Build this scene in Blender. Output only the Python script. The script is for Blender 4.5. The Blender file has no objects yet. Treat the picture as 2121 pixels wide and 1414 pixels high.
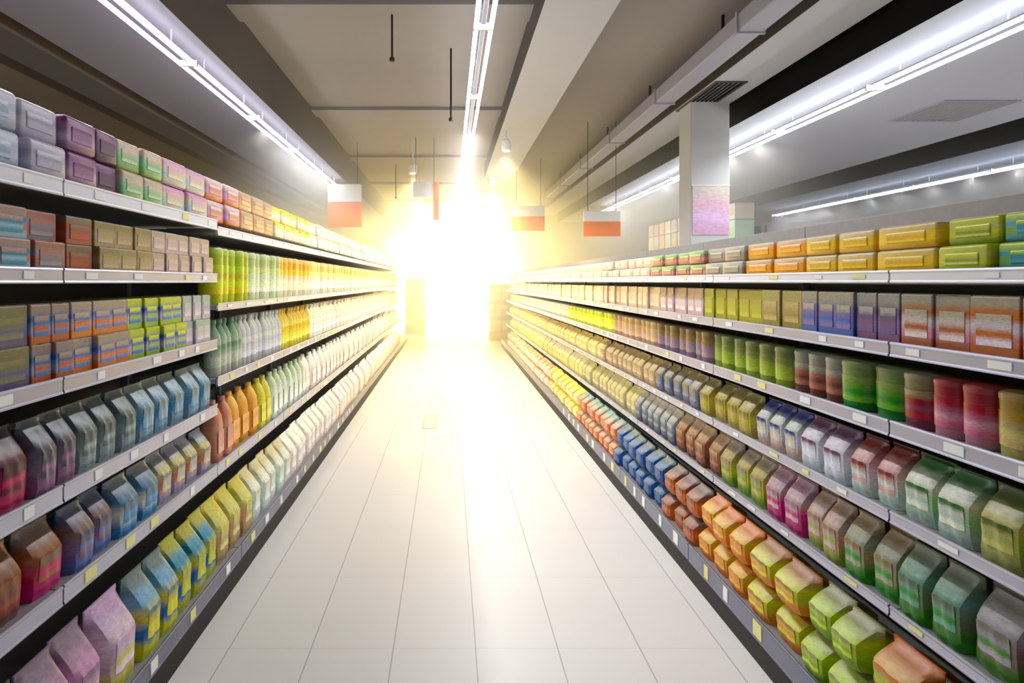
import bpy, bmesh, math, random
from mathutils import Vector, Matrix
random.seed(7)
SC = bpy.context.scene
COL = SC.collection
PI = math.pi

# ---------------------------------------------------------------- camera
EYE = 1.45
F = 1414.0            # focal length in pixels of the 2121 px wide frame (24 mm on 36 mm)
VX, VY = 930.0, 583.0  # vanishing point of the aisle in the photograph
cam_data = bpy.data.cameras.new('camera')
cam = bpy.data.objects.new('camera', cam_data)
COL.objects.link(cam)
cam.location = (0, 0, EYE)
cam.rotation_euler = (PI / 2, 0, 0)
cam_data.sensor_width = 36.0
cam_data.lens = 24.0
cam_data.shift_x = (1060.5 - VX) / 2121.0
cam_data.shift_y = -(707.0 - VY) / 2121.0
cam_data.clip_start = 0.05
cam_data.clip_end = 100
SC.camera = cam

# ---------------------------------------------------------------- world and exposure
world = bpy.data.worlds.new('store_light')
SC.world = world
world.use_nodes = True
bgn = world.node_tree.nodes['Background']
bgn.inputs[0].default_value = (0.86, 0.88, 1.0, 1)
bgn.inputs[1].default_value = 0.30
SC.view_settings.view_transform = 'Standard'
SC.view_settings.look = 'None'
SC.view_settings.gamma = 1.0
SC.view_settings.exposure = 0.60
SC.view_settings.use_curve_mapping = False
TUBE = 8.0           # brightness of the fluorescent tubes
DOWN = 23.0           # watts of each of the two spot lamps added to a tube fixture
WINDOW = 105.0         # brightness of the glowing slab added as shop front
HAZE = 0.10
SC.cycles.max_bounces = 6
SC.cycles.diffuse_bounces = 3
SC.cycles.glossy_bounces = 3
SC.cycles.volume_bounces = 0
SC.cycles.sample_clamp_indirect = 6.0


# ---------------------------------------------------------------- helpers
def lin(c):
    out = []
    for v in c:
        v = v / 255.0
        out.append(v / 12.92 if v <= 0.04045 else ((v + 0.055) / 1.055) ** 2.4)
    return (out[0], out[1], out[2], 1.0)


def new_mat(name):
    m = bpy.data.materials.new(name)
    m.use_nodes = True
    return m, m.node_tree, m.node_tree.nodes['Principled BSDF']


def mat(name, c, rough=0.5, metal=0.0, noise=0.0, scale=8.0, spec=0.5):
    m, nt, b = new_mat(name)
    b.inputs['Roughness'].default_value = rough
    b.inputs['Metallic'].default_value = metal
    b.inputs['Specular IOR Level'].default_value = spec
    if noise > 0:
        tc = nt.nodes.new('ShaderNodeTexCoord')
        n = nt.nodes.new('ShaderNodeTexNoise')
        n.inputs['Scale'].default_value = scale
        n.inputs['Detail'].default_value = 4
        mx = nt.nodes.new('ShaderNodeMix'); mx.data_type = 'RGBA'
        a = lin(c)
        mx.inputs['A'].default_value = tuple(v * (1 - noise) for v in a[:3]) + (1,)
        mx.inputs['B'].default_value = tuple(min(1, v * (1 + noise)) for v in a[:3]) + (1,)
        nt.links.new(tc.outputs['Object'], n.inputs['Vector'])
        nt.links.new(n.outputs['Fac'], mx.inputs['Factor'])
        nt.links.new(mx.outputs['Result'], b.inputs['Base Color'])
    else:
        b.inputs['Base Color'].default_value = lin(c)
    return m


def emit(name, c, s):
    m, nt, b = new_mat(name)
    b.inputs['Base Color'].default_value = (0.8, 0.8, 0.8, 1)
    b.inputs['Emission Color'].default_value = c
    b.inputs['Emission Strength'].default_value = s
    return m


def stripes(name, cols, rough=0.38, mottle=0.10):
    """printed packaging: horizontal bands from the bottom to the top, with a speckled print over them"""
    m, nt, b = new_mat(name)
    N, L = nt.nodes, nt.links
    tc = N.new('ShaderNodeTexCoord')
    sep = N.new('ShaderNodeSeparateXYZ')
    L.new(tc.outputs['Generated'], sep.inputs[0])
    ns = N.new('ShaderNodeTexNoise')
    ns.inputs['Scale'].default_value = 3.0
    ns.inputs['Detail'].default_value = 3
    mp = N.new('ShaderNodeMapping')
    mp.inputs['Scale'].default_value = (1.0, 1.0, 4.0)
    L.new(tc.outputs['Generated'], mp.inputs[0])
    L.new(mp.outputs[0], ns.inputs['Vector'])
    ad = N.new('ShaderNodeMath'); ad.operation = 'MULTIPLY_ADD'
    L.new(ns.outputs['Fac'], ad.inputs[0])
    ad.inputs[1].default_value = 0.16
    L.new(sep.outputs['Z'], ad.inputs[2])
    sb = N.new('ShaderNodeMath'); sb.operation = 'SUBTRACT'
    L.new(ad.outputs[0], sb.inputs[0]); sb.inputs[1].default_value = 0.08
    r = N.new('ShaderNodeValToRGB')
    r.color_ramp.interpolation = 'EASE'
    n = len(cols)
    el = r.color_ramp.elements
    while len(el) < n:
        el.new(0.5)
    for i in range(n):
        el[i].position = (i + 0.5) / n
        el[i].color = lin(cols[i])
    L.new(sb.outputs[0], r.inputs[0])
    hv = N.new('ShaderNodeHueSaturation')
    L.new(r.outputs[0], hv.inputs['Color'])
    hv.inputs['Saturation'].default_value = 1.22
    n2 = N.new('ShaderNodeTexNoise'); n2.inputs['Scale'].default_value = 9.0; n2.inputs['Detail'].default_value = 2
    oi = N.new('ShaderNodeObjectInfo')
    va = N.new('ShaderNodeVectorMath'); va.operation = 'ADD'
    L.new(mp.outputs[0], va.inputs[0]); L.new(oi.outputs['Random'], va.inputs[1])
    L.new(va.outputs[0], n2.inputs['Vector'])
    mr = N.new('ShaderNodeMapRange')
    mr.inputs[1].default_value = 0.3; mr.inputs[2].default_value = 0.7
    mr.inputs[3].default_value = 1 - mottle * 1.6; mr.inputs[4].default_value = 1 + mottle * 1.6
    L.new(n2.outputs['Fac'], mr.inputs[0])
    L.new(mr.outputs[0], hv.inputs['Value'])
    L.new(hv.outputs[0], b.inputs['Base Color'])
    b.inputs['Roughness'].default_value = rough
    return m


def obj(name, bm, m, parent=None, smooth=False):
    me = bpy.data.meshes.new(name)
    bmesh.ops.recalc_face_normals(bm, faces=bm.faces)
    bm.to_mesh(me); bm.free()
    for k in (m if isinstance(m, (list, tuple)) else [m]):
        me.materials.append(k)
    if smooth:
        for p in me.polygons:
            p.use_smooth = True
        me.set_sharp_from_angle(angle=math.radians(40))
    o = bpy.data.objects.new(name, me)
    COL.objects.link(o)
    if parent:
        o.parent = parent
    return o


def thing(name, label, cat, loc=(0, 0, 0), rotz=0.0, group=None):
    o = bpy.data.objects.new(name, None)
    COL.objects.link(o)
    o.location = loc; o.rotation_euler = (0, 0, rotz)
    tag(o, label, cat, group)
    return o


def tag(o, label, cat, group=None):
    o['label'] = label; o['category'] = cat
    if group:
        o['group'] = group
    return o


def struct(name, bm, m, label=None):
    o = obj(name, bm, m)
    o['kind'] = 'structure'
    if label:
        o['label'] = label
    return o


def box(bm, x0, y0, z0, x1, y1, z1, bev=0.0, mi=0, seg=2):
    M = Matrix.Translation(((x0 + x1) / 2, (y0 + y1) / 2, (z0 + z1) / 2)) @ Matrix.Diagonal((abs(x1 - x0), abs(y1 - y0), abs(z1 - z0), 1))
    nf = len(bm.faces)
    r = bmesh.ops.create_cube(bm, size=1, matrix=M)
    if bev > 0:
        es = list({e for v in r['verts'] for e in v.link_edges})
        bmesh.ops.bevel(bm, geom=es, offset=bev, segments=seg, affect='EDGES', profile=0.5)
    bm.faces.ensure_lookup_table()
    for f in bm.faces[nf:]:
        f.material_index = mi
    return bm


def lathe(bm, prof, n=20, sx=1.0, sy=1.0, mi=0, power=2.0, cx=0.0, cy=0.0):
    """rings of a superellipse: prof is a list of (radius, z)"""
    rings = []
    for r, z in prof:
        ring = []
        for i in range(n):
            a = 2 * PI * i / n
            c, s = math.cos(a), math.sin(a)
            k = (abs(c) ** power + abs(s) ** power) ** (-1.0 / power)
            ring.append(bm.verts.new((cx + r * sx * c * k, cy + r * sy * s * k, z)))
        rings.append(ring)
    for a, b in zip(rings, rings[1:]):
        for i in range(n):
            f = bm.faces.new((a[i], a[(i + 1) % n], b[(i + 1) % n], b[i])); f.material_index = mi
    f = bm.faces.new(rings[0][::-1]); f.material_index = mi
    f = bm.faces.new(rings[-1]); f.material_index = mi
    return bm


def cyl(bm, p0, p1, r, n=12, mi=0):
    p0, p1 = Vector(p0), Vector(p1)
    d = p1 - p0
    M = Matrix.Translation((p0 + p1) / 2) @ d.to_track_quat('Z', 'Y').to_matrix().to_4x4()
    nf = len(bm.faces)
    bmesh.ops.create_cone(bm, cap_ends=True, segments=n, radius1=r, radius2=r, depth=d.length, matrix=M)
    bm.faces.ensure_lookup_table()
    for f in bm.faces[nf:]:
        f.material_index = mi
    return bm


# ---------------------------------------------------------------- large structure
def floor_mat():
    m, nt, b = new_mat('floor_tile')
    N, L = nt.nodes, nt.links
    geo = N.new('ShaderNodeNewGeometry')
    sep = N.new('ShaderNodeSeparateXYZ'); L.new(geo.outputs['Position'], sep.inputs[0])

    def joint(sock, off, size, w):
        a = N.new('ShaderNodeMath'); a.operation = 'SUBTRACT'; L.new(sock, a.inputs[0]); a.inputs[1].default_value = off - size / 2
        p = N.new('ShaderNodeMath'); p.operation = 'PINGPONG'; L.new(a.outputs[0], p.inputs[0]); p.inputs[1].default_value = size / 2
        s = N.new('ShaderNodeMath'); s.operation = 'GREATER_THAN'; L.new(p.outputs[0], s.inputs[0]); s.inputs[1].default_value = size / 2 - w / 2
        return s.outputs[0]
    jx = joint(sep.outputs['X'], 0.105, 0.325, 0.0050)
    jy = joint(sep.outputs['Y'], 0.10, 0.65, 0.0030)
    hy = N.new('ShaderNodeMath'); hy.operation = 'MULTIPLY'; L.new(jy, hy.inputs[0]); hy.inputs[1].default_value = 0.35
    mx = N.new('ShaderNodeMath'); mx.operation = 'MAXIMUM'; L.new(jx, mx.inputs[0]); L.new(hy.outputs[0], mx.inputs[1])
    ns = N.new('ShaderNodeTexNoise'); ns.inputs['Scale'].default_value = 1.6; ns.inputs['Detail'].default_value = 5
    L.new(geo.outputs['Position'], ns.inputs['Vector'])
    c = N.new('ShaderNodeMix'); c.data_type = 'RGBA'
    c.inputs['A'].default_value = lin((232, 227, 218)); c.inputs['B'].default_value = lin((240, 236, 230))
    L.new(ns.outputs['Fac'], c.inputs['Factor'])
    c2 = N.new('ShaderNodeMix'); c2.data_type = 'RGBA'
    L.new(mx.outputs[0], c2.inputs['Factor']); L.new(c.outputs['Result'], c2.inputs['A'])
    c2.inputs['B'].default_value = lin((186, 182, 176))
    L.new(c2.outputs['Result'], b.inputs['Base Color'])
    b.inputs['Roughness'].default_value = 0.42
    b.inputs['Specular IOR Level'].default_value = 0.45
    return m


YN, YF = -3.0, 22.0     # near and far end of what is built of the store
XL, XR = -5.6, 11.0
M_ceil = mat('ceiling_paint', (146, 140, 138), 0.8, noise=0.10, scale=0.7)
M_sof = mat('soffit_paint', (185, 185, 188), 0.7, noise=0.03, scale=1.0)
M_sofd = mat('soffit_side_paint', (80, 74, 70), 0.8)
M_char = mat('gap_dark_and_grille', (20, 19, 19), 0.85, spec=0.1)  # near-black soffit sides stand in for the dark ceiling gap; also grille slats
M_brown = mat('brown_ceiling_paint', (110, 96, 86), 0.8, noise=0.06, scale=0.8)
M_wall = mat('cream_wall_paint', (222, 206, 170), 0.8)
M_duct = mat('duct_metal', (170, 168, 180), 0.5, 0.2)

bm = bmesh.new(); box(bm, XL, YN, -0.2, XR, YF + 0.2, 0.0)
struct('floor', bm, floor_mat(), 'glossy pale beige tiled supermarket floor')
bm = bmesh.new(); box(bm, XL, YN, 3.6, XR, YF + 0.2, 3.8)
struct('ceiling', bm, M_ceil, 'grey painted supermarket ceiling')
bm = bmesh.new(); box(bm, XL - 0.2, YN, -0.2, XL, YF + 0.2, 3.8)
struct('wall_left', bm, M_wall)
bm = bmesh.new(); box(bm, XR, YN, -0.2, XR + 0.2, YF + 0.2, 3.8)
struct('wall_right', bm, M_wall)
# far wall around the bright shop front
WX0, WX1, WZ = -1.9, 2.1, 2.95
bm = bmesh.new()
box(bm, XL, YF, 0, WX0, YF + 0.2, 3.6)
box(bm, WX1, YF, 0, XR, YF + 0.2, 3.6)
box(bm, WX0, YF, WZ, WX1, YF + 0.2, 3.6)
struct('wall_back', bm, M_wall)


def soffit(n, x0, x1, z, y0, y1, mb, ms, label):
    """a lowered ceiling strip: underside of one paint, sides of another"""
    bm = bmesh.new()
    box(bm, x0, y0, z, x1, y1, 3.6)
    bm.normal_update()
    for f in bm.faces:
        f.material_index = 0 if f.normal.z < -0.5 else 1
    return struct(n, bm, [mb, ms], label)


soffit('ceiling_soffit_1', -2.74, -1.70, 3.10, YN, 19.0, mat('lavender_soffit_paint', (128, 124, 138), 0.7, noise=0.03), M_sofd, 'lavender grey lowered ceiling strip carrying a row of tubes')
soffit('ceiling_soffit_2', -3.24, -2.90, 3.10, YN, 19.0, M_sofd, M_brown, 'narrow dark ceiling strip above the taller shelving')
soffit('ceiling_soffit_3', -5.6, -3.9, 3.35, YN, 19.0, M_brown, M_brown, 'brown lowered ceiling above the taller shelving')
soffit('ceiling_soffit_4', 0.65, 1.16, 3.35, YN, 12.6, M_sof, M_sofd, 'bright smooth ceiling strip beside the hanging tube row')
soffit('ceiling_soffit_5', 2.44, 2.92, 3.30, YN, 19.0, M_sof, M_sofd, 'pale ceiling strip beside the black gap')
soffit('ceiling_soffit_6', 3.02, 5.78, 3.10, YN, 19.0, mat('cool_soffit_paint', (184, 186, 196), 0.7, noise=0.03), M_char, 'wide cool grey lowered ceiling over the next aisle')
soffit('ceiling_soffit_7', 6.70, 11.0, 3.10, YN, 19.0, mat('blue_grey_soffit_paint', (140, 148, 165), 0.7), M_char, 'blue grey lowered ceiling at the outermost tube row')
# cross beams of the main slab, soft steps in the grey ceiling
for k, y in enumerate((5.2, 8.4, 11.6, 14.8, 18.0)):
    bm = bmesh.new(); box(bm, -1.70, y, 3.56, 0.65, y + 0.35, 3.6)
    struct('ceiling_beam_%d' % (k + 1), bm, M_ceil)

# shop front: frame and a glowing slab added to make the aisle-end glow
M_pane = emit('glow_pane', (1.0, 0.68, 0.20, 1), WINDOW)
bm = bmesh.new(); box(bm, WX0, YF + 0.10, 0.0, WX1, YF + 0.12, WZ)
wnd = struct('glow_window_1', bm, M_pane, 'added glowing warm shop front at the end of the aisle')
bm = bmesh.new()
M_frame = mat('aluminium_frame', (225, 220, 205), 0.4, 0.3)
for x in (WX0, -0.9, 0.1, 1.1, WX1 - 0.06):
    box(bm, x, YF + 0.02, 0, x + 0.06, YF + 0.09, WZ)
box(bm, WX0, YF + 0.02, 2.3, WX1, YF + 0.09, 2.36)
box(bm, WX0, YF + 0.02, WZ - 0.06, WX1, YF + 0.09, WZ)
obj('window_frame', bm, M_frame, wnd)

# square pillar standing behind the lower shelving
PXa, PXb, PY = 2.475, 2.88, 7.0
bm = bmesh.new(); box(bm, PXa, PY, 0, PXb, PY + 0.35, 3.6, 0.01)
struct('pillar_1', bm, mat('pillar_paint', (214, 214, 210), 0.6), 'pale square pillar rising behind the lower shelving')

# ---------------------------------------------------------------- tube lights
M_tube = emit('lit_tube', (0.93, 0.95, 1.0, 1), TUBE)
M_hous = mat('fixture_enamel', (90, 90, 98), 0.5)
M_capm = mat('tube_cap_metal', (225, 225, 230), 0.4)
ORD = ['first', 'second', 'third', 'fourth', 'fifth', 'sixth', 'seventh', 'eighth', 'ninth', 'tenth', 'eleventh', 'twelfth', 'thirteenth']


def make_fixture(xa, xb, zt, ztop, ln):
    t = thing('tube_light', 'x', 'ceiling light')
    c = (xa + xb) / 2; w = (xb - xa) / 2 + 0.02
    bm = bmesh.new()
    box(bm, -0.016, 0.012, zt + 0.02, 0.016, ln - 0.012, zt + 0.05, 0.004)
    obj('housing', bm, M_hous, t)
    for s in (xa - c, xb - c):
        bm = bmesh.new(); cyl(bm, (s, 0.012, zt), (s, ln - 0.012, zt), 0.014, 12)
        obj('tube', bm, M_tube, t, True)
    for y in (0.0, ln - 0.012):
        bm = bmesh.new(); box(bm, -w + 0.005, y, zt - 0.012, w - 0.005, y + 0.012, zt + 0.032, 0.002)
        obj('end_cap', bm, M_capm, t)
    if ztop - zt > 0.05:
        for y in (0.3, ln - 0.3):
            bm = bmesh.new(); cyl(bm, (0, y, zt + 0.055), (0, y, ztop), 0.006, 8)
            obj('suspension_rod', bm, M_capm, t)
    # spot lamps added under the tubes to carry most of the room light
    for y in (ln * 0.25, ln * 0.75):
        ld = bpy.data.lights.new('added_downlight', 'SPOT')
        ld.energy = DOWN; ld.color = (0.95, 0.96, 1.0); ld.spot_size = 2.75; ld.spot_blend = 0.5; ld.shadow_soft_size = 0.03
        lo = bpy.data.objects.new('added_downlight', ld); COL.objects.link(lo); lo.parent = t; lo.location = (0, y, zt - 0.03)
    t.location = (c, 0, 0)
    return t


def copy_tree(o, parent=None):
    c = o.copy(); COL.objects.link(c)
    if parent:
        c.parent = parent
    for ch in list(o.children):
        copy_tree(ch, c)
    return c


def tube_row(xa, xb, zt, ztop, y0, n, ln, where):
    p = make_fixture(xa, xb, zt, ztop, ln)
    for i in range(n):
        o = p if i == 0 else copy_tree(p)
        o.location.y = y0 + i * ln
        tag(o, 'twin tube light, %s of the row %s, counted from the camera' % (ORD[i], where), 'ceiling light', 'tube lights ' + where)


tube_row(0.165, 0.257, 3.00, 3.6, 2.6, 6, 1.58, 'hanging over the middle aisle')
tube_row(-1.862, -1.768, 2.96, 3.10, 1.6, 6, 1.58, 'above the taller shelving')
tube_row(3.285, 3.405, 2.96, 3.10, 2.2, 8, 1.58, 'beyond the black ceiling gap')
tube_row(7.42, 7.52, 2.96, 3.10, 4.6, 7, 1.58, 'highest above the yellow bags')

# ---------------------------------------------------------------- shelving
M_rail = mat('rail_aluminium', (186, 186, 204), 0.32, 0.55, noise=0.10, scale=5.0)
M_raild = mat('rail_shaded', (118, 120, 138), 0.35, 0.5, noise=0.10, scale=5.0)  # base rails: dimmer light near the floor put into the colour
M_railw = mat('white_and_lit_rail', (232, 232, 240), 0.35, 0.1)  # top rails: overhead lamp light put into the colour; also plain white shelves
M_board = mat('shelf_enamel', (150, 150, 150), 0.45, 0.2)
M_back = mat('rack_back_grey', (96, 92, 84), 0.6)
M_kick = mat('plinth_dark', (34, 31, 28), 0.7)
M_tagw = mat('price_tag_white', (240, 240, 236), 0.5)
M_tagy = mat('price_tag_yellow', (232, 226, 150), 0.5)
M_head = mat('header_grey', (150, 146, 146), 0.6, noise=0.15, scale=30.0)
BAY = 1.333


def rack(side, i, y0, levels, top, label, tags):
    """one shelving bay; local x runs from the price rail (0) into the rack, side -1 for x<0"""
    s = side
    xf = -1.13 if s < 0 else 1.29
    xb = -1.014 if s < 0 else 1.169
    t = thing('shelving_bay', label, 'shelving', (0, y0, 0), 0, 'bays of the taller shelving' if s < 0 else 'bays of the lower shelving')
    y1 = BAY
    bx = xf + s * 0.46
    bm = bmesh.new(); box(bm, bx, 0, 0.0, bx + s * 0.03, y1, top)
    obj('back_panel', bm, M_back, t)
    for y in (0.0, y1 - 0.02):
        bm = bmesh.new(); box(bm, bx - s * 0.03, y, 0.0, bx, y + 0.02, top, 0.003)
        obj('upright', bm, M_board, t)
    bm = bmesh.new(); box(bm, xb + s * 0.004, 0.0, 0.0, bx - s * 0.031, y1, (0.094 if s < 0 else 0.083))
    obj('plinth', bm, M_kick, t)
    for k, (zb, zt) in enumerate(levels):
        x0 = xb if k == 0 else xf
        bm = bmesh.new()
        box(bm, x0 + s * 0.014, 0.003, zt - 0.035, bx - s * 0.032, y1 - 0.003, zt - 0.012, 0.002)
        b = obj('shelf', bm, M_board, t)
        bm = bmesh.new()
        h = zt - zb
        # folded price rail: face plate with a rolled lip at the top and the bottom
        box(bm, x0, 0.004, zb + 0.004, x0 + s * 0.010, y1 - 0.004, zt - 0.004, 0.0)
        cyl(bm, (x0 + s * 0.002, 0.004, zb + 0.005), (x0 + s * 0.002, y1 - 0.004, zb + 0.005), 0.005, 8)
        cyl(bm, (x0 + s * 0.002, 0.004, zt - 0.005), (x0 + s * 0.002, y1 - 0.004, zt - 0.005), 0.005, 8)
        white = (s < 0 and k == len(levels) - 1) or (s > 0 and k >= len(levels) - 1)
        obj('price_rail', bm, M_railw if white else (M_raild if k == 0 else M_rail), b)
        if tags:
            y = 0.10 + random.random() * 0.12
            while y < y1 - 0.12:
                w = random.choice((0.045, 0.055, 0.07))
                bm = bmesh.new()
                box(bm, x0 - s * 0.0025, y, zb + 0.014, x0, y + w, zt - 0.012)
                obj('price_tag', bm, M_tagy if random.random() < (0.45 if k < 3 else 0.15) else M_tagw, b)
                y += w + 0.12 + random.random() * 0.3
    if s > 0:
        bm = bmesh.new(); box(bm, bx - 0.012, 0.002, top, bx + 0.03, y1 - 0.002, top + 0.10, 0.004)
        obj('header_strip', bm, M_head, t)
    return t


LV1 = [(0.098, 0.166), (0.499, 0.560), (0.800, 0.857), (1.120, 1.172), (1.444, 1.490), (1.700, 1.752)]
LV2 = [(0.098, 0.166), (0.499, 0.560), (0.935, 0.985), (1.305, 1.345), (1.676, 1.722)]
RV = [(0.087, 0.171), (0.467, 0.504), (0.743, 0.782), (0.996, 1.046), (1.230, 1.275), (1.445, 1.484)]
NL0 = 0.667
for i in range(12):
    y0 = NL0 + i * BAY
    if y0 + BAY < 1.4 or y0 > 15.4:
        continue
    rack(-1, i, y0, LV1 if i < 2 else LV2, 1.80, 'grey metal bay of the taller shelving, %s from the camera' % ORD[i], i < 5)
    if y0 < 14.2:
        rack(1, i, y0, RV, 1.62, 'grey metal bay of the lower shelving, %s from the camera' % ORD[i], i < 5)

# ---------------------------------------------------------------- goods on the shelves
def shade(c, k):
    return tuple(max(0, min(255, v * k)) for v in c)


def build_goods(kind, w, h, d, body, lab, capm):
    """parts of one package: list of (part name, bmesh, material, smooth). front faces -y, width along x"""
    P = []
    if kind == 'carton':
        bm = bmesh.new(); box(bm, -w / 2, -d / 2, 0, w / 2, d / 2, h, 0.003)
        P.append(('body', bm, body, False))
        bm = bmesh.new(); box(bm, -w * 0.36, -d / 2 - 0.0016, h * 0.20, w * 0.36, -d / 2 - 0.0002, h * 0.72, 0.0)
        P.append(('label', bm, lab, False))
        bm = bmesh.new(); box(bm, -w / 2 + 0.003, -d * 0.5 + 0.004, h, w / 2 - 0.003, 0.0, h + 0.002)
        box(bm, -0.012, -d * 0.5 + 0.004, h, 0.012, d / 2 - 0.005, h + 0.0026)
        P.append(('flap', bm, capm, False))
    elif kind in ('pouch', 'bag'):
        n, mth = 10, 12

        def surf(u, v, sgn, off=0.0):
            side = max(0.0, 1 - (2 * u - 1) ** 6) ** 0.5
            top = max(0.0, min(1.0, (0.94 - v) / 0.34)) ** 0.8
            foot = 0.86 + 0.14 * min(1.0, v / 0.12)
            e = side * top * foot
            pin = 1 - 0.03 * math.sin(PI * v)
            wr = 0.003 * math.sin(u * 19 + v * 7)
            return ((u - 0.5) * w * pin, sgn * (d / 2 * e + 0.0015 + wr * e + off), v * h)
        bm = bmesh.new()
        G = {}
        for sgn in (-1, 1):
            for i in range(n + 1):
                for j in range(mth + 1):
                    G[sgn, i, j] = bm.verts.new(surf(i / n, j / mth, sgn))
            for i in range(n):
                for j in range(mth):
                    q = (G[sgn, i, j], G[sgn, i + 1, j], G[sgn, i + 1, j + 1], G[sgn, i, j + 1])
                    bm.faces.new(q if sgn < 0 else q[::-1])
        for j in range(mth):
            bm.faces.new((G[-1, 0, j], G[-1, 0, j + 1], G[1, 0, j + 1], G[1, 0, j]))
            bm.faces.new((G[-1, n, j + 1], G[-1, n, j], G[1, n, j], G[1, n, j + 1]))
        for i in range(n):
            bm.faces.new((G[-1, i + 1, 0], G[-1, i, 0], G[1, i, 0], G[1, i + 1, 0]))
            bm.faces.new((G[-1, i, mth], G[-1, i + 1, mth], G[1, i + 1, mth], G[1, i, mth]))
        P.append(('body', bm, body, True))
        bm = bmesh.new()
        A, B = 6, 4
        g0 = [[bm.verts.new(surf(0.18 + 0.64 * i / A, 0.24 + 0.34 * j / B, -1, 0.0012)) for j in range(B + 1)] for i in range(A + 1)]
        g1 = [[bm.verts.new(surf(0.18 + 0.64 * i / A, 0.24 + 0.34 * j / B, -1, 0.0004)) for j in range(B + 1)] for i in range(A + 1)]
        for i in range(A):
            for j in range(B):
                bm.faces.new((g0[i][j], g0[i + 1][j], g0[i + 1][j + 1], g0[i][j + 1]))
                bm.faces.new((g1[i][j + 1], g1[i + 1][j + 1], g1[i + 1][j], g1[i][j]))
        rim = [(i, 0) for i in range(A)] + [(A, j) for j in range(B)] + [(i, B) for i in range(A, 0, -1)] + [(0, j) for j in range(B, 0, -1)]
        for (i, j), (k, l) in zip(rim, rim[1:] + rim[:1]):
            bm.faces.new((g0[i][j], g1[i][j], g1[k][l], g0[k][l]))
        P.append(('label', bm, lab, True))
        bm = bmesh.new(); box(bm, -w * 0.485, -0.0035, h * 0.945, w * 0.485, 0.0035, h * 0.995)
        P.append(('seal', bm, capm, False))
    elif kind == 'bottle':
        r = min(w, d) / 2
        bm = bmesh.new()
        lathe(bm, [(r * .9, 0), (r, h * .02), (r, h * .62), (r * .93, h * .70), (r * .62, h * .80), (r * .40, h * .86), (r * .36, h * .93)], 20)
        P.append(('body', bm, body, True))
        bm = bmesh.new()
        lathe(bm, [(r * 1.02, h * .16), (r * 1.02, h * .55)], 20)
        P.append(('label', bm, lab, True))
        bm = bmesh.new()
        lathe(bm, [(r * .44, h * .91), (r * .46, h * .92), (r * .44, h * .99), (r * .38, h)], 16)
        P.append(('cap', bm, capm, True))
    elif kind == 'tub':
        r = 0.5
        bm = bmesh.new()
        lathe(bm, [(r * .88, 0), (r * .92, h * .03), (r * .98, h * .88), (r * .98, h * .9)], 24, w, d, power=2.6)
        P.append(('body', bm, body, True))
        bm = bmesh.new()
        lathe(bm, [(r * .965, h * .18), (r * .99, h * .70)], 24, w, d, power=2.6)
        P.append(('label', bm, lab, True))
        bm = bmesh.new()
        lathe(bm, [(r, h * .88), (r, h * .97), (r * .9, h)], 24, w, d, power=2.6)
        P.append(('lid', bm, capm, True))
    elif kind == 'jug':
        bm = bmesh.new()
        lathe(bm, [(.46, 0), (.5, h * .03), (.5, h * .58), (.44, h * .72), (.30, h * .84), (.17, h * .90), (.16, h * .94)], 24, w, d, power=4.0)
        P.append(('body', bm, body, True))
        bm = bmesh.new()
        box(bm, -w * .36, -d * .512, h * .14, w * .36, -d * .499, h * .50, 0.0)
        P.append(('label', bm, lab, False))
        bm = bmesh.new()
        lathe(bm, [(.19, h * .93), (.20, h * .94), (.19, h * .995), (.15, h)], 16, w, d * 1.0)
        P.append(('cap', bm, capm, True))
        bm = bmesh.new()
        pr = [(w * .30, h * .80), (w * .42, h * .90), (w * .50, h * .84), (w * .49, h * .60)]
        for a, b_ in zip(pr, pr[1:]):
            cyl(bm, (a[0], 0, a[1]), (b_[0], 0, b_[1]), w * .045, 8)
        P.append(('handle', bm, body, True))
    else:   # pack: soft wrapped bundle
        bm = bmesh.new(); box(bm, -w / 2, -d / 2, 0, w / 2, d / 2, h, min(w, h) * 0.13, seg=3)
        P.append(('body', bm, body, True))
        bm = bmesh.new(); box(bm, -w * .33, -d / 2 - 0.003, h * .28, w * .33, -d / 2 + 0.002, h * .70, 0.002)
        P.append(('label', bm, lab, False))
        bm = bmesh.new(); box(bm, -w * .12, -0.012, h - 0.002, w * .12, 0.012, h + 0.006, 0.002)
        P.append(('carry_strap', bm, capm, False))
    return P


WIDE = {'carton': (0.125, 0.20), 'pouch': (0.14, 0.13), 'bag': (0.17, 0.17), 'bottle': (0.085, 0.085), 'tub': (0.12, 0.12), 'jug': (0.15, 0.10), 'pack': (0.21, 0.24)}
NAMES = {'carton': 'carton', 'pouch': 'pouch', 'bag': 'snack_bag', 'bottle': 'bottle', 'tub': 'tub', 'jug': 'jug', 'pack': 'wrapped_pack'}
CATS = {'carton': 'carton', 'pouch': 'pouch', 'bag': 'bag', 'bottle': 'bottle', 'tub': 'tub', 'jug': 'jug', 'pack': 'pack'}
PLUR = {'carton': 'cartons', 'pouch': 'pouches', 'bag': 'bags', 'bottle': 'bottles', 'tub': 'tubs', 'jug': 'jugs', 'pack': 'packs'}
COUNT = {}
SEEN = set()


def depth_at(px, X):
    return F * abs(X) / max(1.0, abs(px - VX))


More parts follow.
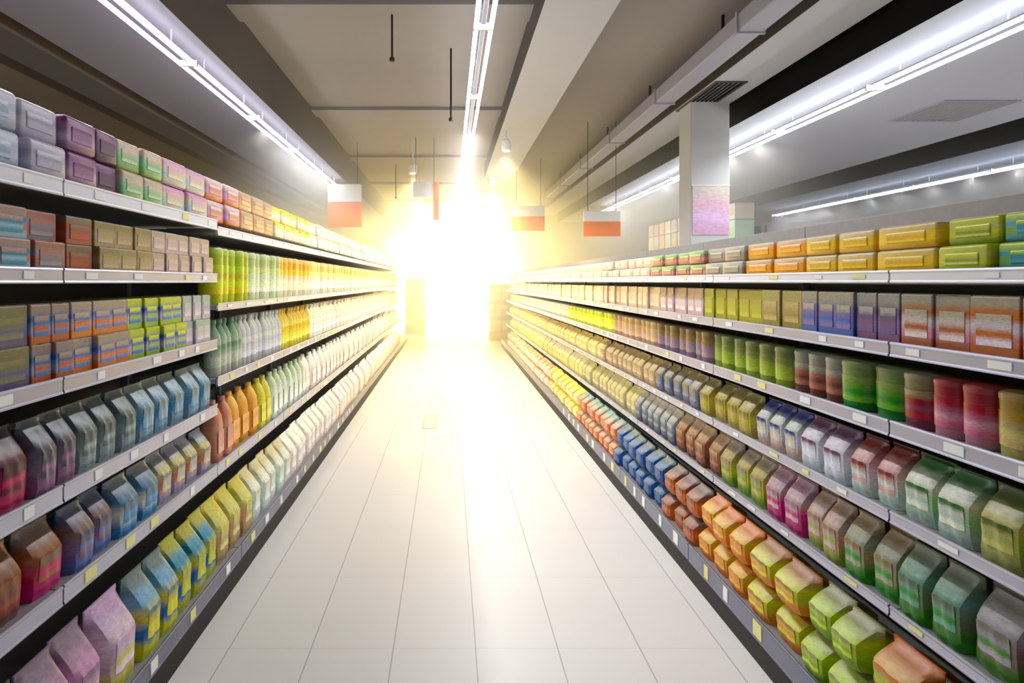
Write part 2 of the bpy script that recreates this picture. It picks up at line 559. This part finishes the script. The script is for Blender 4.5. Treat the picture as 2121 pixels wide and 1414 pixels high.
def row(side, shelf_name, z, hgt, layers, xfront, runs, ymin=1.42, ymax=15.2):
    """fill one shelf; runs = (pixel where the run begins, pixel where it ends, kind, colour words, bands from bottom to top)"""
    rackname = 'taller shelving' if side < 0 else 'lower shelving'
    rot = PI / 2 if side < 0 else -PI / 2
    spans = []
    for (a, b, kind, desc, bands) in runs:
        ya, yb = depth_at(a, xfront), depth_at(b, xfront)
        spans.append([max(ymin, min(ya, yb)), min(ymax, max(ya, yb)), kind, desc, bands])
    spans[0][0] = min(spans[0][0], max(ymin, depth_at(0 if side < 0 else 2121, xfront) - 0.15))
    cur = spans[0][0]
    for i, (ya, yb, kind, desc, bands) in enumerate(spans):
        if yb - cur < 0.05:
            continue
        w, d = WIDE[kind]
        far = cur > 6.0
        if cur > 5.0:
            w *= 1.35
        if cur > 8.0:
            w *= 1.35
        if kind in ('bottle', 'tub'):
            d = max(d, w * 0.95)
        nbr = spans[i - 1][3] + ' ' + PLUR[spans[i - 1][2]] if i else 'aisle start'
        label = '%s %s on the %s of the %s' % (desc, CATS[kind], shelf_name, rackname)
        if i:
            label += ' beyond the ' + nbr
        if len(label.split()) > 16:
            label = '%s %s on %s of %s beyond %s' % (desc, CATS[kind], shelf_name, rackname, nbr)
        assert label not in SEEN, label
        SEEN.add(label)
        group = '%s %s on the %s of the %s %d' % (desc, PLUR[kind], shelf_name, rackname, i)
        tone = [shade(c, 0.96) for c in bands]
        body = stripes('print_' + desc.replace(' ', '_'), tone)
        mid = bands[len(bands) // 2]
        lab = stripes('label_' + desc.replace(' ', '_'), [shade(mid, 1.12), shade(bands[0], 1.05), shade(mid, 0.95), shade(bands[-1], 1.1)], 0.3, 0.16)
        capm = mat('cap_' + desc.replace(' ', '_'), bands[-1], 0.4)
        n = max(1, int(round((yb - cur) / (w * 1.045))))
        pitch = (yb - cur) / n
        w = min(w * 1.2, pitch * 0.955)
        proto = None
        hh = hgt / layers
        for j in range(n):
            for l in range(layers):
                if proto is None:
                    parts = build_goods(kind, w, hh * 0.985, d, body, lab, capm)
                    if far:
                        bmj = bmesh.new(); mats = []
                        for (_pn, b_, m_, _s) in parts:
                            tmp = bpy.data.meshes.new('t'); b_.to_mesh(tmp); b_.free()
                            k0 = len(bmj.faces)
                            bmj.from_mesh(tmp); bpy.data.meshes.remove(tmp)
                            bmj.faces.ensure_lookup_table()
                            mats.append(m_)
                            for f in bmj.faces[k0:]:
                                f.material_index = len(mats) - 1
                        o = obj(NAMES[kind], bmj, mats, None, kind != 'carton')
                        tag(o, label, CATS[kind], group)
                    else:
                        o = thing(NAMES[kind], label, CATS[kind], group=group)
                        for (pn, b_, m_, s_) in parts:
                            obj(pn, b_, m_, o, s_)
                    proto = o
                else:
                    o = copy_tree(proto)
                COUNT[kind] = COUNT.get(kind, 0) + 1
                back = 0.012 + random.random() * 0.02 + (0.01 if l else 0)
                o.location = (xfront + side * (d / 2 + back), cur + (j + 0.5) * pitch, z + 0.001 + l * hh)
                o.rotation_euler = (0, 0, rot + random.uniform(-0.012, 0.012))
        cur = yb


LX, RX = -1.13, 1.29
SL = lambda lv, k: lv[k][1] - 0.012

# ---- taller shelving, first two bays (pixels 0..450) and the bays beyond (450..830)
row(-1, 'top shelf', 1.741, 0.215, 2, LX, [
    (0, 70, 'pack', 'pale blue', [(150, 165, 185), (205, 210, 228), (178, 190, 205), (212, 214, 230)]),
    (70, 150, 'pack', 'silver lilac', [(178, 172, 190), (205, 200, 212), (165, 165, 178), (205, 200, 215)]),
    (150, 215, 'pack', 'mauve', [(140, 105, 130), (190, 165, 185), (150, 115, 145), (120, 60, 110)]),
    (215, 262, 'pack', 'dark plum', [(90, 65, 80), (125, 95, 115), (95, 75, 95), (105, 45, 90)]),
    (262, 350, 'pack', 'mint green', [(150, 180, 120), (150, 205, 150), (175, 195, 175), (200, 175, 150)]),
    (350, 440, 'pack', 'pastel cream', [(205, 195, 180), (185, 205, 210), (215, 205, 170), (210, 160, 190)]),
    (440, 505, 'pack', 'pink lilac', [(225, 150, 110), (215, 170, 210), (190, 160, 150), (225, 200, 200)]),
    (505, 575, 'pack', 'peach', [(240, 200, 160), (230, 185, 150), (200, 165, 130), (200, 170, 140)]),
    (575, 650, 'pack', 'white yellow topped', [(250, 235, 200), (255, 250, 225), (250, 245, 215), (245, 215, 60)]),
    (650, 835, 'pack', 'ivory', [(255, 250, 225), (255, 250, 235), (250, 240, 210)])], 1.55)
row(-1, 'fifth shelf', SL(LV1, 4), 0.172, 2, LX, [
    (0, 75, 'carton', 'teal banded', [(150, 185, 195), (190, 130, 120), (70, 130, 150), (170, 140, 130)]),
    (75, 150, 'carton', 'brick and grey', [(120, 105, 115), (175, 110, 95), (130, 130, 140), (165, 110, 95)]),
    (150, 215, 'carton', 'rust red', [(160, 85, 65), (135, 95, 85), (165, 80, 60), (120, 100, 85)]),
    (215, 330, 'carton', 'olive tan', [(165, 145, 110), (170, 155, 125), (140, 125, 85)]),
    (330, 448, 'carton', 'greyish pink', [(190, 175, 165), (200, 180, 175), (180, 165, 145)])], 1.55)
row(-1, 'fourth tier', SL(LV1, 3), 0.225, 2, LX, [
    (0, 85, 'carton', 'slate blue', [(100, 90, 120), (85, 110, 150), (110, 115, 95), (120, 115, 80)]),
    (85, 165, 'carton', 'blue and coral', [(190, 110, 80), (150, 160, 190), (80, 115, 160), (150, 130, 120)]),
    (165, 285, 'carton', 'orange based', [(215, 125, 50), (200, 160, 150), (100, 125, 180), (165, 150, 130)]),
    (285, 395, 'carton', 'lime and blue', [(150, 180, 75), (195, 185, 205), (80, 115, 180), (190, 200, 70)]),
    (395, 448, 'carton', 'grey lilac', [(190, 185, 185), (200, 190, 200), (160, 175, 165)])], 1.55)
row(-1, 'third tier', SL(LV1, 2), 0.215, 1, LX, [
    (0, 85, 'pouch', 'crimson', [(190, 50, 95), (150, 35, 75), (95, 40, 55), (60, 40, 45)]),
    (85, 180, 'pouch', 'mauve grey', [(150, 110, 140), (120, 110, 120), (90, 85, 95), (70, 75, 80)]),
    (180, 300, 'pouch', 'grey green', [(150, 165, 165), (130, 150, 145), (95, 110, 105), (75, 85, 85)]),
    (300, 448, 'pouch', 'steel blue', [(140, 165, 180), (95, 150, 185), (130, 160, 175), (110, 125, 120)])], 1.55)
row(-1, 'second shelf', SL(LV1, 1), 0.20, 1, LX, [
    (0, 80, 'pouch', 'brown', [(120, 70, 60), (185, 80, 90), (130, 85, 60), (125, 80, 55)]),
    (80, 165, 'pouch', 'magenta bottomed', [(200, 80, 130), (180, 85, 95), (150, 100, 70), (110, 90, 80)]),
    (165, 255, 'pouch', 'indigo', [(110, 130, 180), (130, 100, 140), (120, 95, 90), (60, 75, 105)]),
    (255, 345, 'pouch', 'sky blue', [(95, 150, 190), (215, 210, 200), (85, 120, 145), (80, 100, 115)]),
    (345, 448, 'pouch', 'salmon', [(180, 170, 190), (215, 150, 120), (200, 190, 140), (110, 120, 135)])], 1.55)
row(-1, 'base shelf', 0.154, 0.285, 1, -1.014, [
    (0, 110, 'bag', 'sage green', [(170, 160, 165), (175, 190, 170), (150, 160, 150), (90, 90, 85)]),
    (110, 240, 'bag', 'lilac', [(215, 190, 195), (205, 175, 210), (215, 165, 195), (130, 110, 125)]),
    (240, 310, 'bag', 'rose grey', [(205, 200, 110), (205, 180, 195), (225, 205, 215), (190, 160, 190)]),
    (310, 385, 'bag', 'cobalt and yellow', [(215, 215, 60), (40, 110, 190), (210, 200, 100), (130, 175, 200), (90, 110, 110)]),
    (385, 465, 'bag', 'yellow green', [(190, 195, 60), (35, 110, 200), (190, 195, 90), (60, 140, 170), (160, 160, 70)]),
    (465, 535, 'bag', 'peach sided', [(180, 160, 120), (225, 175, 150), (205, 205, 130), (190, 180, 90)]),
    (535, 610, 'bag', 'mint white', [(215, 225, 215), (210, 235, 220), (235, 240, 225), (200, 190, 150)]),
    (610, 700, 'bag', 'cream', [(240, 225, 215), (245, 235, 225), (240, 245, 225)]),
    (700, 832, 'bag', 'pale rose', [(250, 225, 205), (250, 235, 225), (245, 215, 215)])], 1.55)

row(-1, 'shelf under the top', SL(LV2, 3), 0.29, 1, LX, [
    (458, 530, 'tub', 'lime green', [(200, 210, 70), (195, 205, 60), (200, 185, 90), (170, 190, 60)]),
    (530, 590, 'tub', 'pistachio cream', [(225, 235, 190), (215, 225, 195), (230, 235, 205), (190, 200, 140)]),
    (590, 650, 'tub', 'cream orange lidded', [(250, 240, 205), (250, 240, 215), (250, 235, 190), (240, 190, 90)]),
    (650, 835, 'tub', 'buttery white', [(255, 250, 220), (250, 245, 215), (250, 230, 150)])], 3.38)
row(-1, 'middle shelf', SL(LV2, 2), 0.29, 1, LX, [
    (458, 515, 'bottle', 'green capped grey', [(200, 200, 185), (205, 205, 190), (175, 190, 165), (110, 140, 110)]),
    (515, 590, 'bottle', 'pearl grey', [(210, 210, 205), (215, 215, 220), (205, 205, 190)]),
    (590, 650, 'bottle', 'lemon', [(245, 230, 120), (250, 240, 150), (245, 230, 140), (220, 180, 60)]),
    (650, 835, 'bottle', 'milky', [(255, 250, 225), (255, 250, 235), (255, 245, 205)])], 3.38)
row(-1, 'second tier', SL(LV2, 1), 0.31, 1, LX, [
    (458, 490, 'jug', 'brick pink', [(215, 150, 130), (205, 160, 140), (190, 130, 110)]),
    (490, 545, 'jug', 'amber orange', [(230, 160, 60), (225, 150, 50), (215, 160, 80)]),
    (545, 570, 'jug', 'citron', [(220, 215, 110), (215, 205, 90), (200, 190, 80)]),
    (570, 640, 'jug', 'pale mint', [(220, 235, 220), (225, 232, 222), (180, 195, 160)]),
    (640, 835, 'jug', 'blush white', [(250, 235, 225), (250, 230, 220), (250, 245, 225)])], 3.38)

# ---- lower shelving (pixels 2121..1050)
row(1, 'top shelf', SL(RV, 5), 0.142, 2, RX, [
    (2121, 2040, 'pack', 'teal and lime', [(40, 130, 160), (110, 160, 60), (60, 150, 165), (170, 190, 40)]),
    (2040, 1930, 'pack', 'lime yellow', [(120, 150, 40), (200, 200, 20), (190, 190, 120), (190, 195, 30)]),
    (1930, 1790, 'pack', 'golden yellow', [(215, 160, 20), (245, 205, 10), (240, 195, 10), (215, 195, 140)]),
    (1790, 1650, 'pack', 'amber yellow', [(225, 170, 30), (245, 200, 20), (235, 190, 60), (215, 200, 165)]),
    (1650, 1530, 'pack', 'apricot', [(230, 180, 100), (255, 180, 105), (250, 175, 100), (215, 195, 170)]),
    (1530, 1450, 'pack', 'taupe grey', [(160, 145, 125), (150, 145, 130), (190, 185, 175)]),
    (1450, 1340, 'pack', 'dusty rose', [(200, 130, 110), (215, 165, 160), (175, 135, 110), (165, 200, 150)]),
    (1340, 1240, 'pack', 'beige', [(225, 205, 180), (225, 205, 185), (235, 215, 200)]),
    (1240, 1055, 'pack', 'ivory yellow', [(255, 245, 210), (255, 240, 190), (255, 245, 215)])], 1.4, 14.6)
row(1, 'fifth shelf', SL(RV, 4), 0.152, 1, RX, [
    (2121, 1990, 'carton', 'orange striped', [(175, 95, 40), (195, 130, 120), (205, 195, 205), (185, 100, 40), (160, 150, 135)]),
    (1990, 1850, 'carton', 'beige and pink', [(160, 95, 70), (205, 145, 165), (200, 190, 185), (160, 105, 75), (150, 145, 130)]),
    (1850, 1760, 'carton', 'dark violet', [(110, 75, 110), (135, 115, 160), (95, 80, 120), (140, 140, 130)]),
    (1760, 1650, 'carton', 'violet blue', [(75, 100, 165), (105, 100, 160), (115, 105, 150), (150, 145, 130)]),
    (1650, 1570, 'carton', 'khaki', [(140, 130, 70), (175, 150, 110), (160, 150, 100)]),
    (1570, 1450, 'carton', 'olive lime', [(165, 160, 45), (175, 175, 50), (150, 140, 40)]),
    (1450, 1360, 'carton', 'pinkish grey', [(210, 180, 170), (215, 200, 210), (150, 120, 95)]),
    (1360, 1240, 'carton', 'sand', [(210, 185, 160), (215, 195, 170), (195, 170, 135)]),
    (1240, 1055, 'carton', 'vanilla', [(250, 235, 190), (250, 235, 195), (240, 220, 160)])], 1.4, 14.6)
row(1, 'fourth shelf', SL(RV, 3), 0.158, 1, RX, [
    (2121, 2030, 'tub', 'khaki tan', [(180, 175, 115), (185, 175, 120), (170, 150, 110), (140, 115, 60)]),
    (2030, 1900, 'tub', 'orchid pink', [(195, 150, 160), (205, 110, 165), (180, 110, 130), (145, 50, 55)]),
    (1900, 1840, 'tub', 'plum red', [(125, 75, 85), (150, 90, 100), (150, 50, 60), (130, 120, 90)]),
    (1840, 1720, 'tub', 'leaf green', [(50, 120, 55), (60, 165, 50), (95, 150, 55), (110, 125, 75)]),
    (1720, 1620, 'tub', 'reddish brown', [(110, 70, 60), (170, 95, 90), (160, 110, 100), (140, 140, 125)]),
    (1620, 1460, 'tub', 'fresh lime', [(150, 170, 80), (165, 195, 85), (150, 165, 90), (100, 110, 60)]),
    (1460, 1350, 'tub', 'periwinkle', [(140, 120, 140), (105, 115, 180), (150, 130, 130), (120, 100, 60)]),
    (1350, 1260, 'tub', 'light tan', [(205, 175, 145), (215, 180, 155), (185, 155, 110)]),
    (1260, 1170, 'tub', 'bright lemon', [(235, 240, 130), (245, 250, 130), (215, 215, 90)]),
    (1170, 1055, 'tub', 'off white', [(250, 235, 200), (250, 240, 210)])], 1.4, 14.6)
row(1, 'third shelf', SL(RV, 2), 0.185, 1, RX, [
    (2121, 2000, 'pouch', 'olive green', [(150, 155, 100), (165, 170, 90), (175, 170, 110), (60, 80, 30)]),
    (2000, 1840, 'pouch', 'mint', [(170, 190, 180), (160, 200, 150), (210, 210, 195), (40, 90, 40)]),
    (1840, 1740, 'pouch', 'white pink', [(200, 215, 205), (225, 210, 215), (205, 165, 160), (110, 40, 35)]),
    (1740, 1640, 'pouch', 'frosty white', [(205, 215, 220), (225, 225, 232), (205, 200, 210), (85, 45, 75)]),
    (1640, 1550, 'pouch', 'navy topped', [(215, 190, 175), (210, 215, 230), (190, 195, 180), (45, 50, 115)]),
    (1550, 1440, 'pouch', 'mustard', [(175, 160, 100), (200, 190, 95), (160, 145, 80), (110, 100, 50)]),
    (1440, 1350, 'pouch', 'denim', [(120, 120, 130), (105, 125, 165), (140, 135, 130), (130, 115, 70)]),
    (1350, 1240, 'pouch', 'biscuit', [(200, 175, 140), (205, 185, 150), (170, 145, 95)]),
    (1240, 1055, 'pouch', 'champagne', [(240, 220, 160), (245, 230, 170), (225, 195, 120)])], 1.4, 14.6)
row(1, 'second shelf', SL(RV, 1), 0.205, 1, RX, [
    (2121, 1980, 'pouch', 'brown mauve', [(70, 120, 40), (130, 105, 100), (150, 145, 150), (95, 95, 80)]),
    (1980, 1840, 'pouch', 'moss', [(60, 130, 40), (110, 125, 95), (110, 150, 130), (80, 90, 65)]),
    (1840, 1730, 'pouch', 'green based tan', [(55, 140, 40), (165, 150, 115), (145, 150, 130), (120, 100, 65)]),
    (1730, 1650, 'pouch', 'blush', [(150, 160, 90), (205, 160, 140), (185, 165, 155), (130, 105, 85)]),
    (1650, 1570, 'pouch', 'hot pink', [(185, 60, 120), (205, 90, 145), (180, 160, 160), (140, 100, 120)]),
    (1570, 1480, 'pouch', 'yellow olive', [(120, 150, 70), (185, 195, 90), (170, 155, 100), (120, 110, 90)]),
    (1480, 1390, 'pouch', 'rusty', [(120, 75, 60), (150, 105, 80), (160, 130, 100)]),
    (1390, 1310, 'pouch', 'slate', [(100, 100, 110), (130, 145, 150), (170, 165, 150)]),
    (1310, 1200, 'pouch', 'pale olive', [(190, 180, 140), (215, 200, 155), (200, 190, 130)]),
    (1200, 1055, 'pouch', 'honey', [(240, 220, 150), (245, 225, 150), (245, 235, 190)])], 1.4, 14.6)
row(1, 'base shelf', 0.159, 0.275, 2, 1.169, [
    (2121, 1870, 'bag', 'umber', [(150, 120, 30), (160, 95, 40), (120, 60, 30), (60, 40, 30)]),
    (1870, 1760, 'bag', 'orange and lime', [(130, 190, 20), (185, 195, 60), (200, 150, 40), (180, 100, 40)]),
    (1760, 1640, 'bag', 'vivid lime', [(120, 160, 10), (160, 185, 50), (180, 200, 80), (130, 130, 90)]),
    (1640, 1530, 'bag', 'yellow orange', [(225, 130, 20), (190, 185, 70), (200, 200, 85), (150, 100, 60)]),
    (1530, 1430, 'bag', 'tangerine', [(230, 125, 40), (225, 165, 90), (215, 180, 95), (200, 120, 70)]),
    (1430, 1360, 'bag', 'copper', [(190, 110, 70), (215, 125, 80), (150, 95, 70), (90, 70, 60)]),
    (1360, 1265, 'bag', 'royal blue', [(50, 75, 130), (35, 85, 160), (60, 100, 150), (50, 75, 75)]),
    (1265, 1190, 'bag', 'coral', [(225, 140, 110), (235, 140, 110), (225, 165, 135), (110, 145, 130)]),
    (1190, 1130, 'bag', 'straw', [(240, 225, 160), (240, 220, 160), (245, 215, 110)]),
    (1130, 1048, 'bag', 'pale pink', [(250, 220, 205), (250, 225, 215), (225, 150, 120)])], 1.4, 14.6)
print('GOODS', COUNT, sum(COUNT.values()), 'objects', len(bpy.data.objects))


# ---------------------------------------------------------------- hanging signs
M_orange = mat('sign_orange', (255, 130, 35), 0.5)
M_white = mat('sign_white', (255, 253, 248), 0.5)
M_dark = mat('dark_wire', (50, 46, 44), 0.5, 0.4)


def sign(x, y, z0, w, h, white_first, label, side_strip=False, rot=0.0):
    t = thing('hanging_sign', label, 'sign', (x, y, z0), rot)
    if side_strip:
        bm = bmesh.new(); box(bm, -w / 2, -0.015, h * 0.45, w / 2 - 0.06, 0.015, h, 0.004)
        obj('white_panel', bm, M_white, t)
        bm = bmesh.new(); box(bm, w / 2 - 0.055, -0.02, -h * 0.35, w / 2 + 0.03, 0.02, h, 0.004)
        obj('orange_panel', bm, M_orange, t)
    else:
        k = 0.42
        bm = bmesh.new(); box(bm, -w / 2, -0.015, 0, w / 2, 0.015, h * (1 - k), 0.004)
        obj('orange_panel' if white_first else 'white_panel', bm, M_orange if white_first else M_white, t)
        bm = bmesh.new(); box(bm, -w / 2, -0.015, h * (1 - k) + 0.004, w / 2, 0.015, h, 0.004)
        obj('white_panel' if white_first else 'orange_panel', bm, M_white if white_first else M_orange, t)
    for s in (-0.38, 0.38):
        bm = bmesh.new(); cyl(bm, (s * w, 0, h - 0.004), (s * w, 0, 3.6 - z0), 0.005, 6)
        obj('wire', bm, M_dark, t)


sign(-1.62, 10.6, 2.30, 0.52, 0.66, True, 'orange and white hanging sign at the end of the tubes above the taller shelving')
sign(-0.36, 10.2, 2.52, 0.36, 0.42, True, 'white hanging sign with a narrow orange side strip over the aisle', True)
sign(1.40, 12.0, 2.34, 0.56, 0.44, True, 'white topped orange hanging sign between duct and hanging tube row')
sign(2.06, 9.2, 2.06, 0.50, 0.34, True, 'low orange and white hanging sign close above the lower shelving')

# warm spotlights added to brighten the shelves and haze at the far end
M_bulb = emit('added_lamp_glow', (1.0, 0.80, 0.45, 1), 60.0)
SPOT = 210.0
for k, (x, y) in enumerate(((0.72, 8.6), (-0.55, 10.4), (0.75, 11.6), (-0.55, 12.6), (0.75, 13.4), (-0.55, 14.6), (0.75, 15.8), (-0.6, 17.4), (0.7, 19.0))):
    t = thing('added_spotlight', 'added warm spotlight brightening the end of the aisle, %s from the camera' % ORD[k], 'spotlight', (x, y, 3.1), 0, 'added warm spotlights')
    bm = bmesh.new(); lathe(bm, [(0.05, 0.0), (0.06, 0.02), (0.06, 0.12), (0.03, 0.15)], 16); obj('housing', bm, M_white, t, True)
    bm = bmesh.new(); cyl(bm, (0, 0, -0.006), (0, 0, 0.0), 0.042, 16); obj('lens', bm, M_bulb, t)
    bm = bmesh.new(); cyl(bm, (0, 0, 0.15), (0, 0, 0.5), 0.01, 8); obj('stem', bm, M_white, t)
    ld = bpy.data.lights.new('added_spot_beam', 'SPOT'); ld.spot_size = 2.3; ld.spot_blend = 0.8; ld.energy = SPOT; ld.color = (1.0, 0.76, 0.36); ld.shadow_soft_size = 0.06
    lo = bpy.data.objects.new('added_spot_beam', ld); COL.objects.link(lo); lo.parent = t; lo.location = (0, 0, -0.09)

# bare ceiling rods
for k, (px, y, zb, lab) in enumerate(((934, 6.3, 2.96, 'thin dark rod hanging from the ceiling beside the hanging tubes'),
                                      (812, 5.4, 3.22, 'short dark rod hanging from grey ceiling between two tube rows'),
                                      (820, 12.5, 3.0, 'small dark rod hanging near the white hanging sign'))):
    t = thing('ceiling_rod', lab, 'rod', ((px - VX) * y / F, y, 0))
    bm = bmesh.new(); cyl(bm, (0, 0, zb), (0, 0, 3.6), 0.009, 8)
    obj('rod', bm, M_dark, t)
    bm = bmesh.new(); cyl(bm, (0, 0, zb - 0.03), (0, 0, zb), 0.02, 10)
    obj('end_fitting', bm, M_dark, t)


def vent(x0, x1, y0, y1, z, label, faint=False):
    t = thing('ceiling_vent', label, 'vent', (x0, y0, z))
    bm = bmesh.new()
    w, l = x1 - x0, y1 - y0
    box(bm, 0, 0, -0.012, w, 0.02, 0); box(bm, 0, l - 0.02, -0.012, w, l, 0)
    box(bm, 0, 0.02, -0.012, 0.02, l - 0.02, 0); box(bm, w - 0.02, 0.02, -0.012, w, l - 0.02, 0)
    obj('frame', bm, M_faint if faint else M_sofd, t)
    bm = bmesh.new()
    n = max(3, int(w / 0.045))
    for i in range(n):
        a = 0.02 + (w - 0.04) * (i + 0.25) / n
        box(bm, a, 0.02, -0.009, a + (w - 0.04) / n * 0.5, l - 0.02, -0.001)
    obj('grille', bm, M_faint if faint else M_char, t)


M_faint = mat('faint_vent_grey', (165, 167, 174), 0.6)
vent(-1.66, -1.36, 4.75, 5.15, 3.6, 'dark slatted vent in the grey ceiling near the lavender strip')
vent(2.46, 2.76, 6.3, 7.4, 3.3, 'slatted vent in the pale ceiling strip by the duct')
vent(4.5, 5.2, 6.2, 7.0, 3.1, 'faint slatted vent in the wide cool grey ceiling', True)

# long rectangular duct with flanged joints
t = thing('ceiling_duct', 'long pale lavender duct running along the ceiling over the lower shelving', 'duct', (2.12, 0, 0))
bm = bmesh.new(); box(bm, 0, YN, 3.28, 0.19, 17.0, 3.42, 0.012)
obj('duct_run', bm, M_duct, t)
for y in range(1, 17, 2):
    bm = bmesh.new(); box(bm, -0.012, y, 3.268, 0.202, y + 0.03, 3.43)
    obj('flange', bm, M_duct, t)
    bm = bmesh.new(); box(bm, 0.08, y + 0.5, 3.42, 0.10, y + 0.52, 3.6)
    obj('hanger', bm, M_dark, t)

# lilac poster on the pillar
t = thing('poster', 'pale pink and lilac poster on the square pillar', 'poster', (PXa, PY, 1.93))
bm = bmesh.new(); box(bm, 0.02, -0.008, 0.0, PXb - PXa - 0.01, -0.001, 0.50)
obj('poster_sheet', bm, stripes('poster_print', [(225, 190, 215), (235, 205, 235), (235, 200, 215), (225, 215, 205)]), t)
bm = bmesh.new()
box(bm, 0.01, -0.012, 0.50, PXb - PXa, -0.001, 0.51)
obj('poster_rail', bm, M_white, t)

# taller rack of the next aisle, its top seen over the lower shelving
NEXT = [('brown', [(150, 100, 80), (175, 125, 100)]), ('dusty pink', [(205, 140, 150), (225, 180, 190)]), ('olive', [(140, 130, 80), (170, 150, 110)]),
        ('mint', [(150, 210, 160), (190, 225, 190)]), ('rose', [(205, 110, 100), (225, 150, 130)]), ('grey', [(150, 145, 135), (180, 175, 165)]),
        ('cream', [(230, 215, 180), (240, 225, 190)]), ('orange', [(235, 140, 70), (240, 170, 110)])]
for b in range(3):
    x0, y0 = 4.3, 10.3 + b * 1.5
    t = thing('tall_shelving_bay', 'tall grey rack in the next aisle behind the lower shelving, %s of three' % ORD[b], 'shelving', (x0, y0, 0))
    bm = bmesh.new(); box(bm, 0.46, 0, 0, 0.50, 1.5, 2.3); obj('back_panel', bm, M_back, t)
    for y in (0, 1.47):
        bm = bmesh.new(); box(bm, 0.42, y, 0, 0.46, y + 0.03, 2.3); obj('upright', bm, M_board, t)
    for z in (0.15, 0.7, 1.2, 1.65, 2.05):
        bm = bmesh.new(); box(bm, 0.0, 0.005, z - 0.04, 0.42, 1.495, z); obj('shelf', bm, M_railw, t)
    for zi, (z, hz) in enumerate(((1.65, 0.30), (2.05, 0.34), (2.395, 0.25))):
        for j in range(4):
            nm, cc = NEXT[(b * 4 + j + zi * 3) % 8]
            bm = bmesh.new(); box(bm, -0.17, -0.15, 0, 0.17, 0.15, hz, 0.01)
            box(bm, -0.12, -0.153, hz * 0.25, 0.12, -0.15, hz * 0.7, 0, 1)
            o = obj('carton', bm, [stripes('case_' + nm, [shade(q, 0.8) for q in cc]), mat('case_print_' + nm, shade(cc[1], 0.9))])
            o.location = (x0 + 0.17, y0 + 0.19 + j * 0.372, z + 0.001); o.rotation_euler = (0, 0, -PI / 2)
            tag(o, 'big %s carton on %s tier of %s tall rack behind lower shelving' % (nm, ('middle', 'upper', 'topmost')[zi], ORD[b]), 'carton', 'cartons on the tall rack of the next aisle')

# ---------------------------------------------------------------- displays beyond the end of the aisle
M_warm = mat('display_orange_base', (205, 140, 60), 0.6)


def end_display(x0, x1, y, h, n, label, cols):
    t = thing('end_display', label, 'display', (x0, y, 0))
    w = x1 - x0
    bm = bmesh.new(); box(bm, 0, 0, 0, w, 0.5, 0.22, 0.01)
    obj('base', bm, M_warm, t)
    bm = bmesh.new(); box(bm, 0, 0.46, 0.22, w, 0.5, h)
    obj('back_panel', bm, M_wall, t)
    for k in range(n):
        z = 0.22 + (h - 0.22) * (k + 1) / n
        bm = bmesh.new(); box(bm, 0, 0.02, z - 0.03, w, 0.46, z)
        obj('shelf', bm, M_railw, t)
    for s in (0, w - 0.03):
        bm = bmesh.new(); box(bm, s, 0.43, 0.22, s + 0.03, 0.46, h)
        obj('upright', bm, M_railw, t)
    for k in range(n):
        z = 0.221 + (h - 0.22) * k / n
        for j in range(4):
            m = stripes('display_print', cols[(k + j) % len(cols)])
            ww = w / 4 * 0.9
            bmj = bmesh.new(); box(bmj, -ww / 2, -0.15, 0, ww / 2, 0.15, (h - 0.22) / n * 0.72, 0.01)
            box(bmj, -ww * .35, -0.153, 0.05, ww * .35, -0.15, (h - 0.22) / n * 0.5, 0, 1)
            o = obj('carton', bmj, [m, M_tagw])
            o.location = (x0 + w * (j + 0.5) / 4, y + 0.22, z)
            tag(o, 'small pale carton on tier %s of the %s' % (ORD[k], label.split(' at ')[0].split(' beyond')[0]), 'carton', 'cartons on ' + label + str(k))


end_display(-1.22, -0.66, 18.9, 1.55, 4, 'white display rack with orange base beyond the taller shelving', [[(250, 245, 220), (255, 250, 230)], [(250, 235, 150), (255, 245, 190)]])
end_display(1.00, 1.60, 16.7, 1.40, 3, 'low display rack with orange base beyond the lower shelving', [[(250, 240, 200), (255, 250, 220)], [(240, 200, 140), (250, 235, 190)]])

# flat steel floor hatch in the aisle
t = thing('floor_hatch', 'small outlined metal hatch flush in the aisle floor', 'hatch', (-0.27, 6.75, 0))
bm = bmesh.new(); box(bm, 0.02, 0.02, 0.0, 0.13, 0.70, 0.002)
obj('plate', bm, mat('hatch_plate', (214, 208, 198), 0.35), t)
bm = bmesh.new()
box(bm, 0, 0, 0, 0.15, 0.02, 0.003); box(bm, 0, 0.70, 0, 0.15, 0.72, 0.003)
box(bm, 0, 0.02, 0, 0.02, 0.70, 0.003); box(bm, 0.13, 0.02, 0, 0.15, 0.70, 0.003)
obj('rim', bm, mat('hatch_rim', (176, 170, 160), 0.4), t)

# ---------------------------------------------------------------- haze
def haze(y0, dens, z1, col, label, x0=XL + 0.01, x1=XR - 0.01):  # scattering volume added to spread the glow at the aisle end
    m = bpy.data.materials.new('haze'); m.use_nodes = True
    nt = m.node_tree
    nt.nodes.remove(nt.nodes['Principled BSDF'])
    v = nt.nodes.new('ShaderNodeVolumeScatter')
    v.inputs['Density'].default_value = dens
    v.inputs['Anisotropy'].default_value = 0.6
    v.inputs['Color'].default_value = col
    nt.links.new(v.outputs[0], nt.nodes['Material Output'].inputs['Volume'])
    bm = bmesh.new(); box(bm, x0, y0, 0.005, x1, YF - 0.02, z1)
    o = obj('haze', bm, m)
    o['kind'] = 'stuff'; o['label'] = label; o['category'] = 'haze'


haze(6.6, HAZE, 3.59, (1, 0.97, 0.9, 1), 'added haze carrying the warm glow in the far part of the aisle')
haze(13.0, HAZE * 1.6, 3.58, (1, 0.95, 0.85, 1), 'thicker added haze softening the edges of the bright shop front')
